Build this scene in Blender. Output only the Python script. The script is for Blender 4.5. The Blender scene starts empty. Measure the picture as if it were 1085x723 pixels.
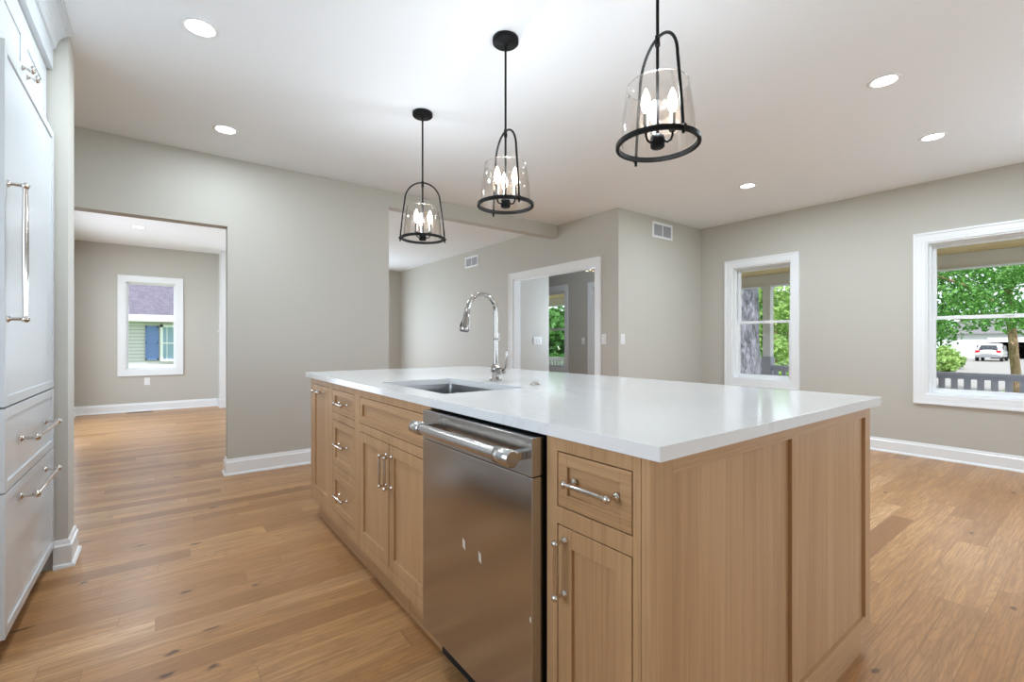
import bpy, math, random
from math import sin, cos, pi, radians, sqrt, atan2
from mathutils import Vector, Matrix
random.seed(7)
SC = bpy.context.scene
COL = SC.collection

# ------------------------------------------------------------------ camera, world, sun, daylight and fill lamps, exposure
CAM_H = 1.112
cd = bpy.data.cameras.new('camera'); cam = bpy.data.objects.new('camera', cd); COL.objects.link(cam)
cam.location = (0, 0, CAM_H); cam.rotation_euler = (radians(90), 0, radians(-37.105))
cd.sensor_width = 36; cd.lens = 36 * 489.8 / 1085; cd.shift_y = 1.0 / 1085
cd.clip_start = 0.05; cd.clip_end = 400
SC.camera = cam
SC.view_settings.view_transform = 'Standard'; SC.view_settings.look = 'None'
SC.view_settings.gamma = 1; SC.view_settings.use_curve_mapping = False
SC.view_settings.exposure = 0.0
SC.cycles.use_denoising = True
SC.cycles.max_bounces = 8; SC.cycles.diffuse_bounces = 5; SC.cycles.glossy_bounces = 4
SC.cycles.transparent_max_bounces = 16; SC.cycles.sample_clamp_indirect = 6
SC.cycles.caustics_reflective = False; SC.cycles.caustics_refractive = False

W = bpy.data.worlds.new('world'); SC.world = W; W.use_nodes = True
wb = W.node_tree.nodes['Background']; wb.inputs[0].default_value = (0.80, 0.90, 1.0, 1); wb.inputs[1].default_value = 1.9

sd = bpy.data.lights.new('sun', 'SUN'); sd.energy = 6.0; sd.angle = radians(1.0); sd.color = (.95, .95, 1)
sun = bpy.data.objects.new('sun', sd); COL.objects.link(sun)
sun.rotation_euler = Vector((0.62, 0.30, -0.95)).to_track_quat('-Z', 'Y').to_euler()

def area(name, loc, d, sx, sy, power, color=(0.71, 0.845, 1.0)):
    l = bpy.data.lights.new(name, 'AREA'); l.shape = 'RECTANGLE'; l.size = sx; l.size_y = sy; l.energy = power; l.color = color
    o = bpy.data.objects.new(name, l); COL.objects.link(o); o.location = loc
    o.rotation_euler = Vector(d).to_track_quat('-Z', 'Y').to_euler(); return o
# area lamps standing in for daylight; rear, kitchen and side ones are added fill
area('fill_light_rear_left', (0.6, -3.68, 1.35), (0, 1, .6), 2.2, 1.5, 16)
area('fill_light_rear_right', (3.6, -3.68, 1.2), (0, 1, .6), 2.4, 2.0, 24)
area('fill_light_kitchen', (-1.08, 1.0, 1.5), (1, 0, 0), 1.5, 1.1, 20)  # unseen source, added to brighten the island cabinet fronts
area('fill_light_side', (5.80, -1.6, 1.4), (-1, 0, .6), 1.5, 1.3, 76)
area('daylight_living_window', (2.45, 9.44, 1.35), (0, -1, 0), 1.6, 1.4, 62)
area('daylight_dining_door', (-1.02, 7.6, 1.15), (1, 0, 0), 2.2, 1.9, 42)
area('daylight_front_door', (5.83, 4.98, 1.4), (-1, 0, 0), .65, .95, 38)

# ------------------------------------------------------------------ materials
def newmat(name):
    m = bpy.data.materials.new(name); m.use_nodes = True
    nt = m.node_tree; return m, nt, nt.nodes['Principled BSDF']
def plain(name, col, rough=.5, metal=0., spec=None, bump=0, bscale=200, coat=0):
    m, nt, b = newmat(name)
    b.inputs['Base Color'].default_value = (*col, 1); b.inputs['Roughness'].default_value = rough; b.inputs['Metallic'].default_value = metal
    if spec is not None: b.inputs['Specular IOR Level'].default_value = spec
    if coat: b.inputs['Coat Weight'].default_value = coat; b.inputs['Coat Roughness'].default_value = .08
    tc = nt.nodes.new('ShaderNodeTexCoord'); n = nt.nodes.new('ShaderNodeTexNoise'); n.inputs['Scale'].default_value = bscale
    nt.links.new(tc.outputs['Object'], n.inputs['Vector'])
    if bump:
        bp = nt.nodes.new('ShaderNodeBump'); bp.inputs['Strength'].default_value = bump; bp.inputs['Distance'].default_value = .002
        nt.links.new(n.outputs['Fac'], bp.inputs['Height']); nt.links.new(bp.outputs[0], b.inputs['Normal'])
    return m
def mixcol(nt, fac, a, b, mode='MIX'):
    n = nt.nodes.new('ShaderNodeMix'); n.data_type = 'RGBA'; n.blend_type = mode
    for s, v in ((0, fac), (6, a), (7, b)):
        if hasattr(v, 'is_linked') or hasattr(v, 'links'): nt.links.new(v, n.inputs[s])
        elif isinstance(v, tuple): n.inputs[s].default_value = (*v, 1)
        else: n.inputs[s].default_value = v
    return n.outputs[2]
def ramp(nt, src, stops):
    r = nt.nodes.new('ShaderNodeValToRGB'); nt.links.new(src, r.inputs[0])
    e = r.color_ramp.elements
    while len(e) < len(stops): e.new(.5)
    for k, (p, c) in enumerate(stops): e[k].position = p; e[k].color = (*c, 1) if len(c) == 3 else c
    return r.outputs[0]
def mapping(nt, scale, coord='Object', loc=(0, 0, 0)):
    tc = nt.nodes.new('ShaderNodeTexCoord'); mp = nt.nodes.new('ShaderNodeMapping')
    nt.links.new(tc.outputs[coord], mp.inputs[0]); mp.inputs['Scale'].default_value = scale; mp.inputs['Location'].default_value = loc
    return mp.outputs[0]
def noise(nt, vec, scale=1, detail=3, rough=.5, dist=0):
    n = nt.nodes.new('ShaderNodeTexNoise'); nt.links.new(vec, n.inputs['Vector'])
    n.inputs['Scale'].default_value = scale; n.inputs['Detail'].default_value = detail; n.inputs['Roughness'].default_value = rough; n.inputs['Distortion'].default_value = dist
    return n.outputs['Fac']
def math_(nt, op, a, b=None, c=None):
    n = nt.nodes.new('ShaderNodeMath'); n.operation = op
    for i, v in enumerate((a, b, c)):
        if v is None: continue
        if isinstance(v, (int, float)): n.inputs[i].default_value = v
        else: nt.links.new(v, n.inputs[i])
    return n.outputs[0]

def oak(name, axis, tint=(1, 1, 1)):
    m, nt, b = newmat(name)
    fine = [150, 150, 150]; fine[axis] = 2.2; broad = [9, 9, 9]; broad[axis] = .6
    v1 = mapping(nt, fine); v2 = mapping(nt, broad, loc=(3.1, 1.7, 0.4))
    f = noise(nt, v1, 1, 4, .6); g = noise(nt, v2, 1, 3, .55, .5)
    A = (.53 * tint[0], .325 * tint[1], .168 * tint[2]); B = (.42 * tint[0], .24 * tint[1], .115 * tint[2]); Cc = (.29 * tint[0], .155 * tint[1], .072 * tint[2])
    c1 = ramp(nt, g, [(.30, B), (.70, A)])
    c2 = ramp(nt, f, [(.36, Cc), (.56, A)])
    nt.links.new(mixcol(nt, .30, c1, c2), b.inputs['Base Color'])
    b.inputs['Roughness'].default_value = .42; b.inputs['Specular IOR Level'].default_value = .35
    bp = nt.nodes.new('ShaderNodeBump'); bp.inputs['Strength'].default_value = .12; bp.inputs['Distance'].default_value = .001
    nt.links.new(f, bp.inputs['Height']); nt.links.new(bp.outputs[0], b.inputs['Normal'])
    return m
OAKV = oak('white_oak_upright_grain', 2); OAKY = oak('white_oak_level_grain', 1); OAKX = oak('white_oak_cross_grain', 0)

def floor_mat():
    m, nt, b = newmat('oak_plank_floor')
    tc = nt.nodes.new('ShaderNodeTexCoord'); sp = nt.nodes.new('ShaderNodeSeparateXYZ'); nt.links.new(tc.outputs['Object'], sp.inputs[0])
    X, Y = sp.outputs[0], sp.outputs[1]
    w, L = .112, 1.25
    ry = math_(nt, 'DIVIDE', Y, w); row = math_(nt, 'FLOOR', ry); fy = math_(nt, 'FRACT', ry)
    wn = nt.nodes.new('ShaderNodeTexWhiteNoise'); wn.noise_dimensions = '1D'; nt.links.new(row, wn.inputs['W'])
    off = math_(nt, 'MULTIPLY', wn.outputs['Value'], 7.3)
    rx = math_(nt, 'ADD', math_(nt, 'DIVIDE', X, L), off)
    # uneven plank lengths: warp the running coordinate smoothly
    wv = math_(nt, 'MULTIPLY', math_(nt, 'SINE', math_(nt, 'MULTIPLY', rx, 2.4)), .22)
    rx = math_(nt, 'ADD', rx, wv)
    colm = math_(nt, 'FLOOR', rx); fx = math_(nt, 'FRACT', rx)
    cid = nt.nodes.new('ShaderNodeCombineXYZ'); nt.links.new(row, cid.inputs[0]); nt.links.new(colm, cid.inputs[1])
    w2 = nt.nodes.new('ShaderNodeTexWhiteNoise'); w2.noise_dimensions = '3D'; nt.links.new(cid.outputs[0], w2.inputs['Vector'])
    rnd = w2.outputs['Value']
    # grain coordinates, shifted for every plank
    gx = math_(nt, 'ADD', math_(nt, 'MULTIPLY', X, 1.0), math_(nt, 'MULTIPLY', rnd, 61))
    gv = nt.nodes.new('ShaderNodeCombineXYZ'); nt.links.new(gx, gv.inputs[0]); nt.links.new(Y, gv.inputs[1]); nt.links.new(math_(nt, 'MULTIPLY', rnd, 17), gv.inputs[2])
    def mp(s):
        q = nt.nodes.new('ShaderNodeMapping'); nt.links.new(gv.outputs[0], q.inputs[0]); q.inputs['Scale'].default_value = s; return q.outputs[0]
    fine = noise(nt, mp((5, 130, 1)), 1, 3, .6)
    broad = noise(nt, mp((1.1, 12, 1)), 1, 3, .55, .8)
    # cathedral figure: contour lines of a stretched noise
    fig = noise(nt, mp((.9, 7, 1)), 1, 1, .4, .6)
    bands = math_(nt, 'ABSOLUTE', math_(nt, 'SUBTRACT', math_(nt, 'FRACT', math_(nt, 'MULTIPLY', fig, 24)), .5))
    knot = nt.nodes.new('ShaderNodeTexVoronoi'); knot.inputs['Scale'].default_value = 1; 
    kv = nt.nodes.new('ShaderNodeVectorMath'); kv.operation = 'ADD'; nt.links.new(mp((2.6, 6.4, 1)), kv.inputs[0])
    kd = nt.nodes.new('ShaderNodeTexNoise'); kd.inputs['Scale'].default_value = 24; nt.links.new(gv.outputs[0], kd.inputs['Vector'])
    ks = nt.nodes.new('ShaderNodeVectorMath'); ks.operation = 'SCALE'; ks.inputs['Scale'].default_value = .22; nt.links.new(kd.outputs['Color'], ks.inputs[0]); nt.links.new(ks.outputs[0], kv.inputs[1])
    nt.links.new(kv.outputs[0], knot.inputs['Vector'])
    kc = nt.nodes.new('ShaderNodeSeparateColor'); nt.links.new(knot.outputs['Color'], kc.inputs[0])
    base = ramp(nt, rnd, [(0, (.33, .15, .055)), (.22, (.53, .272, .108)), (.5, (.61, .333, .142)), (.75, (.43, .205, .074)), (1, (.70, .42, .21))])
    c = mixcol(nt, math_(nt, 'MULTIPLY', ramp(nt, broad, [(.35, (0, 0, 0)), (.7, (1, 1, 1))]), .45), base, (.30, .155, .07))
    c = mixcol(nt, math_(nt, 'MULTIPLY', ramp(nt, fine, [(.42, (1, 1, 1)), (.6, (0, 0, 0))]), .5), c, (.25, .125, .055))
    c = mixcol(nt, math_(nt, 'MULTIPLY', ramp(nt, bands, [(.03, (1, 1, 1)), (.20, (0, 0, 0))]), .34), c, (.27, .135, .06))
    kn = math_(nt, 'MULTIPLY', ramp(nt, knot.outputs['Distance'], [(.05, (1, 1, 1)), (.11, (0, 0, 0))]), math_(nt, 'GREATER_THAN', kc.outputs[0], .35))
    c = mixcol(nt, math_(nt, 'MULTIPLY', kn, .85), c, (.07, .035, .02))
    # joints
    ey = math_(nt, 'MINIMUM', fy, math_(nt, 'SUBTRACT', 1, fy)); ex = math_(nt, 'MINIMUM', fx, math_(nt, 'SUBTRACT', 1, fx))
    jy = math_(nt, 'LESS_THAN', ey, .011); jx = math_(nt, 'LESS_THAN', ex, .0012)
    j = math_(nt, 'MAXIMUM', jy, jx)
    c = mixcol(nt, math_(nt, 'MULTIPLY', j, .40), c, (.13, .07, .04))
    nt.links.new(c, b.inputs['Base Color'])
    nt.links.new(math_(nt, 'ADD', .27, math_(nt, 'MULTIPLY', broad, .12)), b.inputs['Roughness'])
    b.inputs['Specular IOR Level'].default_value = .32
    bp = nt.nodes.new('ShaderNodeBump'); bp.inputs['Strength'].default_value = .15; bp.inputs['Distance'].default_value = .001
    nt.links.new(math_(nt, 'SUBTRACT', fine, math_(nt, 'MULTIPLY', j, 2)), bp.inputs['Height']); nt.links.new(bp.outputs[0], b.inputs['Normal'])
    return m
FLOOR = floor_mat()

def quartz_mat():
    m, nt, b = newmat('white_quartz')
    v = mapping(nt, (1.4, .8, 1)); f = noise(nt, v, 1.6, 5, .6, 1.2)
    vein = math_(nt, 'ABSOLUTE', math_(nt, 'SUBTRACT', f, .5))
    k = ramp(nt, vein, [(0, (1, 1, 1)), (.022, (0, 0, 0))])
    patch = noise(nt, mapping(nt, (1, 1, 1), loc=(4, 2, 0)), 1.7, 2)
    fac = math_(nt, 'MULTIPLY', math_(nt, 'MULTIPLY', k, ramp(nt, patch, [(.45, (0, 0, 0)), (.65, (1, 1, 1))])), .30)
    nt.links.new(mixcol(nt, fac, (.80, .80, .80), (.50, .50, .50)), b.inputs['Base Color'])
    b.inputs['Roughness'].default_value = .10; b.inputs['Specular IOR Level'].default_value = .5
    return m
QUARTZ = quartz_mat()
WALLP = plain('greige_wall_paint', (.525, .498, .447), .62, bump=.03, bscale=350)
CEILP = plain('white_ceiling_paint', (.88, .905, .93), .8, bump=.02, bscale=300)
TRIM = plain('white_trim_paint', (.84, .85, .86), .28)
CABW = plain('white_cabinet_lacquer', (.60, .62, .64), .20, spec=.4)
BLACK = plain('matt_black_metal', (.008, .008, .008), .5, 0, .12)
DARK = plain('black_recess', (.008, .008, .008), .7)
NICKEL = plain('polished_nickel', (.66, .62, .58), .09, 1.)
SLEEVE = plain('brushed_nickel_sleeve', (.13, .125, .12), .4, .6)
FAUCETM = plain('faucet_nickel', (.40, .375, .35), .14, 1.)
BRASS = plain('warm_brass', (.75, .58, .34), .25, 1.)
PLATE = plain('white_switch_plastic', (.82, .82, .81), .3)
PLATE2 = plain('grey_switch_slot', (.45, .45, .45), .4)
VENTD = plain('grey_vent_louver', (.42, .42, .45), .5)
RUBBER = plain('black_rubber', (.02, .02, .02), .5)
def steel_mat(name, rough, col, sc):
    m, nt, b = newmat(name); b.inputs['Metallic'].default_value = 1; b.inputs['Base Color'].default_value = (*col, 1)
    f = noise(nt, mapping(nt, sc), 1, 3, .6)
    nt.links.new(math_(nt, 'ADD', rough, math_(nt, 'MULTIPLY', f, .06)), b.inputs['Roughness'])
    return m
STEEL = steel_mat('brushed_stainless_steel', .15, (.50, .485, .47), (300, 3, 300))
STEELH = steel_mat('satin_stainless_steel', .18, (.56, .55, .54), (100, 3, 100))
SINKM = steel_mat('sink_steel', .28, (.36, .36, .37), (4, 200, 4))
def glass_mat(name, refl, tint=(1, 1, 1)):
    m = bpy.data.materials.new(name); m.use_nodes = True; nt = m.node_tree; nt.nodes.clear()
    o = nt.nodes.new('ShaderNodeOutputMaterial'); t = nt.nodes.new('ShaderNodeBsdfTransparent'); g = nt.nodes.new('ShaderNodeBsdfGlossy')
    t.inputs[0].default_value = (*tint, 1); g.inputs['Roughness'].default_value = .02
    lw = nt.nodes.new('ShaderNodeLayerWeight'); lw.inputs[0].default_value = refl
    mx = nt.nodes.new('ShaderNodeMixShader'); nt.links.new(lw.outputs['Facing'], mx.inputs[0]); nt.links.new(t.outputs[0], mx.inputs[1]); nt.links.new(g.outputs[0], mx.inputs[2])
    nt.links.new(mx.outputs[0], o.inputs[0]); return m
GLASS = glass_mat('clear_window_glass', .06); SHADE = glass_mat('clear_shade_glass', .16, (.985, .965, .945))
def emit(name, col, s):
    m = bpy.data.materials.new(name); m.use_nodes = True; nt = m.node_tree; b = nt.nodes['Principled BSDF']
    b.inputs['Base Color'].default_value = (.9, .9, .9, 1); b.inputs['Emission Color'].default_value = (*col, 1); b.inputs['Emission Strength'].default_value = s; return m
BULB = emit('lit_candle_bulb', (1, .86, .70), 14); LENS = emit('lit_recessed_lens', (.94, .97, 1), 14)

RIM = glass_mat('polished_glass_rim', .55); 
# ------------------------------------------------------------------ mesh builder
class MB:
    def __init__(s): s.v = []; s.f = []; s.sm = []
    def add(s, vs, fs, smooth=False):
        o = len(s.v); s.v += [tuple(v) for v in vs]; s.f += [tuple(i + o for i in f) for f in fs]; s.sm += [smooth] * len(fs); return s
    def box(s, x0, x1, y0, y1, z0, z1):
        x0, x1 = min(x0, x1), max(x0, x1); y0, y1 = min(y0, y1), max(y0, y1); z0, z1 = min(z0, z1), max(z0, z1)
        vs = [(x0, y0, z0), (x1, y0, z0), (x1, y1, z0), (x0, y1, z0), (x0, y0, z1), (x1, y0, z1), (x1, y1, z1), (x0, y1, z1)]
        return s.add(vs, [(0, 3, 2, 1), (4, 5, 6, 7), (0, 1, 5, 4), (1, 2, 6, 5), (2, 3, 7, 6), (3, 0, 4, 7)])
    def tube(s, pts, r, n=12, cap=True):
        pts = [Vector(p) for p in pts]; R = r if isinstance(r, (list, tuple)) else [r] * len(pts)
        rings = []; up = None
        for i, p in enumerate(pts):
            d = (pts[min(i + 1, len(pts) - 1)] - pts[max(i - 1, 0)]).normalized()
            if up is None:
                up = Vector((0, 0, 1)) if abs(d.z) < .9 else Vector((1, 0, 0))
            a = (up - d * up.dot(d)).normalized(); up = a; b = d.cross(a)
            rings.append([p + (a * cos(2 * pi * k / n) + b * sin(2 * pi * k / n)) * R[i] for k in range(n)])
        vs = [v for g in rings for v in g]; fs = []
        for i in range(len(pts) - 1):
            for k in range(n): k2 = (k + 1) % n; fs.append((i * n + k, i * n + k2, (i + 1) * n + k2, (i + 1) * n + k))
        s.add(vs, fs, True)
        if cap:
            m = len(pts) - 1
            s.add(rings[0], [tuple(range(n))[::-1]]); s.add(rings[m], [tuple(range(n))])
        return s
    def lathe(s, c, prof, n=24, axis='z', smooth=True):
        c = Vector(c); vs = []; fs = []
        for (r, h) in prof:
            for k in range(n):
                a = 2 * pi * k / n; p = (r * cos(a), r * sin(a), h)
                if axis == 'x': p = (h, r * cos(a), r * sin(a))
                if axis == 'y': p = (r * sin(a), h, r * cos(a))
                vs.append(c + Vector(p))
        for i in range(len(prof) - 1):
            for k in range(n): k2 = (k + 1) % n; fs.append((i * n + k, i * n + k2, (i + 1) * n + k2, (i + 1) * n + k))
        return s.add(vs, fs, smooth)
    def torus(s, c, R, r, n=40, m=10, sy=1):
        c = Vector(c); vs = []; fs = []
        for i in range(n):
            a = 2 * pi * i / n
            for j in range(m):
                b = 2 * pi * j / m
                vs.append(c + Vector(((R + r * cos(b)) * cos(a), (R + r * cos(b)) * sin(a), r * sy * sin(b))))
        for i in range(n):
            for j in range(m):
                i2 = (i + 1) % n; j2 = (j + 1) % m; fs.append((i * m + j, i2 * m + j, i2 * m + j2, i * m + j2))
        return s.add(vs, fs, True)
    def prism(s, poly, axis, a0, a1, smooth=False):      # polygon in the two other axes swept along axis
        def P(q, t): return {'x': (t, q[0], q[1]), 'y': (q[0], t, q[1]), 'z': (q[0], q[1], t)}[axis]
        n = len(poly); vs = [P(q, a0) for q in poly] + [P(q, a1) for q in poly]
        return s.add(vs, [tuple(range(n)), tuple(range(n, 2 * n))[::-1]] + [(k, (k + 1) % n, n + (k + 1) % n, n + k) for k in range(n)], smooth)
    def build(s, name, mat, parent=None, bevel=0, origin=None, local=False):
        me = bpy.data.meshes.new(name)
        o = bpy.data.objects.new(name, me)
        if parent is not None and not local:
            off = parent.get('_o', (0, 0, 0)); off = Vector(off)
        elif origin is not None: off = Vector(origin); o.location = origin
        else: off = Vector((0, 0, 0))
        o['_o'] = tuple(off)
        me.from_pydata([tuple(Vector(v) - off) for v in s.v], [], s.f); me.update()
        me.polygons.foreach_set('use_smooth', s.sm)
        import bmesh
        b = bmesh.new(); b.from_mesh(me); bmesh.ops.recalc_face_normals(b, faces=b.faces); b.to_mesh(me); b.free()
        me.materials.append(mat); COL.objects.link(o)
        if parent is not None: o.parent = parent
        if bevel:
            bv = o.modifiers.new('bevel', 'BEVEL'); bv.width = bevel; bv.segments = 2; bv.limit_method = 'ANGLE'; bv.angle_limit = radians(40)
        return o
def tag(o, label=None, cat=None, group=None, kind=None):
    if label: o['label'] = label
    if cat: o['category'] = cat
    if group: o['group'] = group
    if kind: o['kind'] = kind
    return o
def thing(name, loc, label, cat, group=None, rz=0):
    o = bpy.data.objects.new(name, None); COL.objects.link(o); o.location = loc; o.rotation_euler = (0, 0, rz); o.empty_display_size = .05
    o['_o'] = tuple(loc); return tag(o, label, cat, group)
def copy_tree(o, parent=None, loc=None, rz=None):
    c = o.copy(); COL.objects.link(c)
    if parent is not None: c.parent = parent
    if loc is not None: c.location = loc
    if rz is not None: c.rotation_euler = (0, 0, rz)
    for ch in list(o.children): copy_tree(ch, c)
    return c
def struct(name, mb, mat, **k): return tag(mb.build(name, mat, **k), kind='structure')
def wallmb(axis, t0, t1, a0, a1, z0, z1, holes):
    """wall slab: axis 'x' = thickness along x, runs along y; holes = (a0,a1,z0,z1)"""
    m = MB(); A = sorted({a0, a1, *[h[0] for h in holes], *[h[1] for h in holes]}); Z = sorted({z0, z1, *[h[2] for h in holes], *[h[3] for h in holes]})
    A = [a for a in A if a0 <= a <= a1]; Z = [z for z in Z if z0 <= z <= z1]
    for i in range(len(A) - 1):
        j = 0
        while j < len(Z) - 1:
            ca = (A[i] + A[i + 1]) / 2
            solid = lambda jj: not any(h[0] < ca < h[1] and h[2] < (Z[jj] + Z[jj + 1]) / 2 < h[3] for h in holes)
            if solid(j):
                k = j
                while k + 1 < len(Z) - 1 and solid(k + 1): k += 1
                if axis == 'x': m.box(t0, t1, A[i], A[i + 1], Z[j], Z[k + 1])
                else: m.box(A[i], A[i + 1], t0, t1, Z[j], Z[k + 1])
                j = k + 1
            else: j += 1
    return m

H = 2.647
XD = 5.855      # front wall of the house (windows)
XB = 4.153      # living room side wall
YC = 3.474      # short wall with the vent
YA = 4.50       # wall with the two wide openings
YF = 9.516      # far wall
XL = -1.053     # dining room side wall
# ------------------------------------------------------------------ room shell
struct('floor', MB().box(-3.2, XD + .14, -3.8, YF + .14, -.12, 0), FLOOR)
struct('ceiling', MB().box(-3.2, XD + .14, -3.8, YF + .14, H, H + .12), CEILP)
win1 = (2.337, 3.04, .645, 2.065); win2 = (.06, 1.144, .608, 2.068); winF = (6.14, 6.95, .62, 2.065); fdoor = (4.50, 5.462, 0, 2.04); win5 = (-2.4, -.8, .65, 2.07)
struct('wall_right', wallmb('x', XD, XD + .14, -3.8, YF + .14, 0, H, [win1, win2, winF, fdoor, win5]), WALLP)
bdoor = (3.826, 5.457, 0, 2.036)
struct('wall_living_side', wallmb('x', XB, XB + .12, YC, YF, 0, H, [bdoor]), WALLP)
struct('wall_vent_side', MB().box(XB + .12, XD, YC, YC + .12, 0, H), WALLP)
struct('wall_center', MB().box(.433, 1.835, YA, YA + .125, 0, H).box(-2.6, .433, YA, YA + .125, 2.075, H), WALLP)
struct('trim_beam', MB().box(1.835, XB, YA, YA + .125, 2.487, H), WALLP)
winDin = (-.47, .19, .66, 2.08); winLiv = (1.65, 3.25, .6, 2.07)
struct('wall_back', wallmb('y', YF, YF + .14, -3.2, XD, 0, H, [winDin, winLiv]), WALLP)
struct('wall_left', wallmb('x', XL - .12, XL, YA + .125, YF, 0, H, [(6.5, 9.16, 0, 2.05)]), WALLP)
struct('wall_hall_side', MB().box(-2.72, -2.6, 3.36, YA + .125, 0, H), WALLP)
struct('wall_cabinet_side', wallmb('x', -1.22, -1.10, -3.8, 3.16, 0, H, [(.25, 1.75, .95, 2.05)]), WALLP)
struct('wall_pantry_end', MB().box(-2.6, -.374, 3.16, 3.36, 0, H), WALLP)
struct('wall_rear', wallmb('y', -3.92, -3.80, -1.22, XD + .14, 0, H, [(-.5, 1.7, .6, 2.1), (2.4, 4.8, 0, 2.2)]), WALLP)
struct('wall_foyer_stub', MB().box(XB + .12, 4.855, 5.457, 5.577, 0, H), WALLP)

def base_prof(d=.016, h=.135):   # baseboard profile: (distance from wall, height)
    return [(0, 0), (d + .012, 0), (d + .012, .006), (d + .008, .016), (d, .02), (d, h - .028), (d - .006, h - .020), (d - .008, h - .006), (d - .010, h), (0, h)]
def baseboard(name, runs):
    m = MB()
    for (axis, p, sgn, a0, a1, *mt) in runs:      # wall plane p, facing sgn
        # mitred ends: mt = (start, end), +1 grows outwards (outside corner) with the distance from the wall
        m0, m1 = mt[0] if mt else (0, 0); pr = base_prof(); n = len(pr)
        def P(q, a): return (p + sgn * q[0], a, q[1]) if axis == 'x' else (a, p + sgn * q[0], q[1])
        m.add([P(q, a0 - m0 * q[0]) for q in pr] + [P(q, a1 + m1 * q[0]) for q in pr], [tuple(range(n)), tuple(range(n, 2 * n))[::-1]] + [(k, (k + 1) % n, n + (k + 1) % n, n + k) for k in range(n)])
    return struct(name, m, TRIM)
def bb_fix(): pass
# prism helper orders polygons as (x,z) when swept along y, and (y,z) when swept along x
baseboard('baseboard_right', [('x', XD, -1, -3.8, YC, (0, -1)), ('x', XD, -1, YC + .12, 4.41), ('x', XD, -1, 5.556, YF)])
baseboard('baseboard_center', [('y', YA, -1, .433, 1.835, (1, 1)), ('x', .433, -1, YA, YA + .125, (1, 1)), ('x', 1.835, 1, YA, YA + .125, (1, 1)), ('y', YA + .125, 1, .433, 1.835, (1, 1))])
baseboard('baseboard_back', [('y', YF, -1, XL, .764, (-1, 0)), ('y', YF, -1, .992, XB, (0, -1))])
baseboard('baseboard_left', [('x', XL, 1, 9.253, YF, (0, -1)), ('x', XL, 1, YA + .125, 6.41)])
baseboard('baseboard_pantry', [('y', 3.16, -1, -.425, -.374, (0, 1)), ('x', -.374, 1, 3.16, 3.36, (1, 1)), ('y', 3.36, 1, -2.6, -.374, (0, 1))])
baseboard('baseboard_living', [('x', XB, -1, YC, 3.732, (1, 0)), ('x', XB, -1, 5.551, YF, (0, -1)), ('y', YC, -1, XB, XD, (1, -1))])
baseboard('baseboard_foyer', [('y', 5.457, -1, XB + .14, 4.855, (0, 1)), ('x', 4.855, 1, 5.457, 5.577, (1, 1))])

# partition end post between dining and living room
m = MB().box(.786, .97, 9.16, YF, 0, H)
struct('trim_1', m, TRIM)
struct('trim_2', MB().box(.770, .986, 9.144, YF, 0, .135).box(.764, .992, 9.138, YF, 0, .02).box(.766, .99, 9.14, YF, 1.29, 1.315).box(.776, .98, 9.15, YF, 1.265, 1.29), TRIM, bevel=.003)

def casing(parent, axis, p, sgn, a0, a1, z0, z1, w=.09, t=.02, bottom=True, name='casing'):
    """picture-frame casing around opening a0..a1,z0..z1 on wall plane p facing sgn"""
    m = MB()
    def bx(aa, ab, za, zb, tt, t0=0):
        if axis == 'x': m.box(p + sgn * t0, p + sgn * tt, aa, ab, za, zb)
        else: m.box(aa, ab, p + sgn * t0, p + sgn * tt, za, zb)
    zb = z0 - w if bottom else z0
    for (i, o, tt) in ((0, w * .30, t * .62), (w * .30, w * .80, t * .8), (w * .80, w, t * 1.25)):
        oc = [(a0 - o, z0 - (o if bottom else 0)), (a1 + o, z0 - (o if bottom else 0)), (a1 + o, z1 + o), (a0 - o, z1 + o)]
        ic = [(a0 - i, z0 - (i if bottom else 0)), (a1 + i, z0 - (i if bottom else 0)), (a1 + i, z1 + i), (a0 - i, z1 + i)]
        for q in range(4):
            if q == 0 and not bottom: continue
            k = (q + 1) % 4; P = lambda c, d: (p + sgn * d, c[0], c[1]) if axis == 'x' else (c[0], p + sgn * d, c[1])
            c4 = [oc[q], oc[k], ic[k], ic[q]]
            m.add([P(c, 0) for c in c4] + [P(c, tt) for c in c4], [(0, 1, 2, 3), (7, 6, 5, 4), (0, 4, 5, 1), (1, 5, 6, 2), (2, 6, 7, 3), (3, 7, 4, 0)])
    return m.build(name, TRIM, parent)
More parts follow.
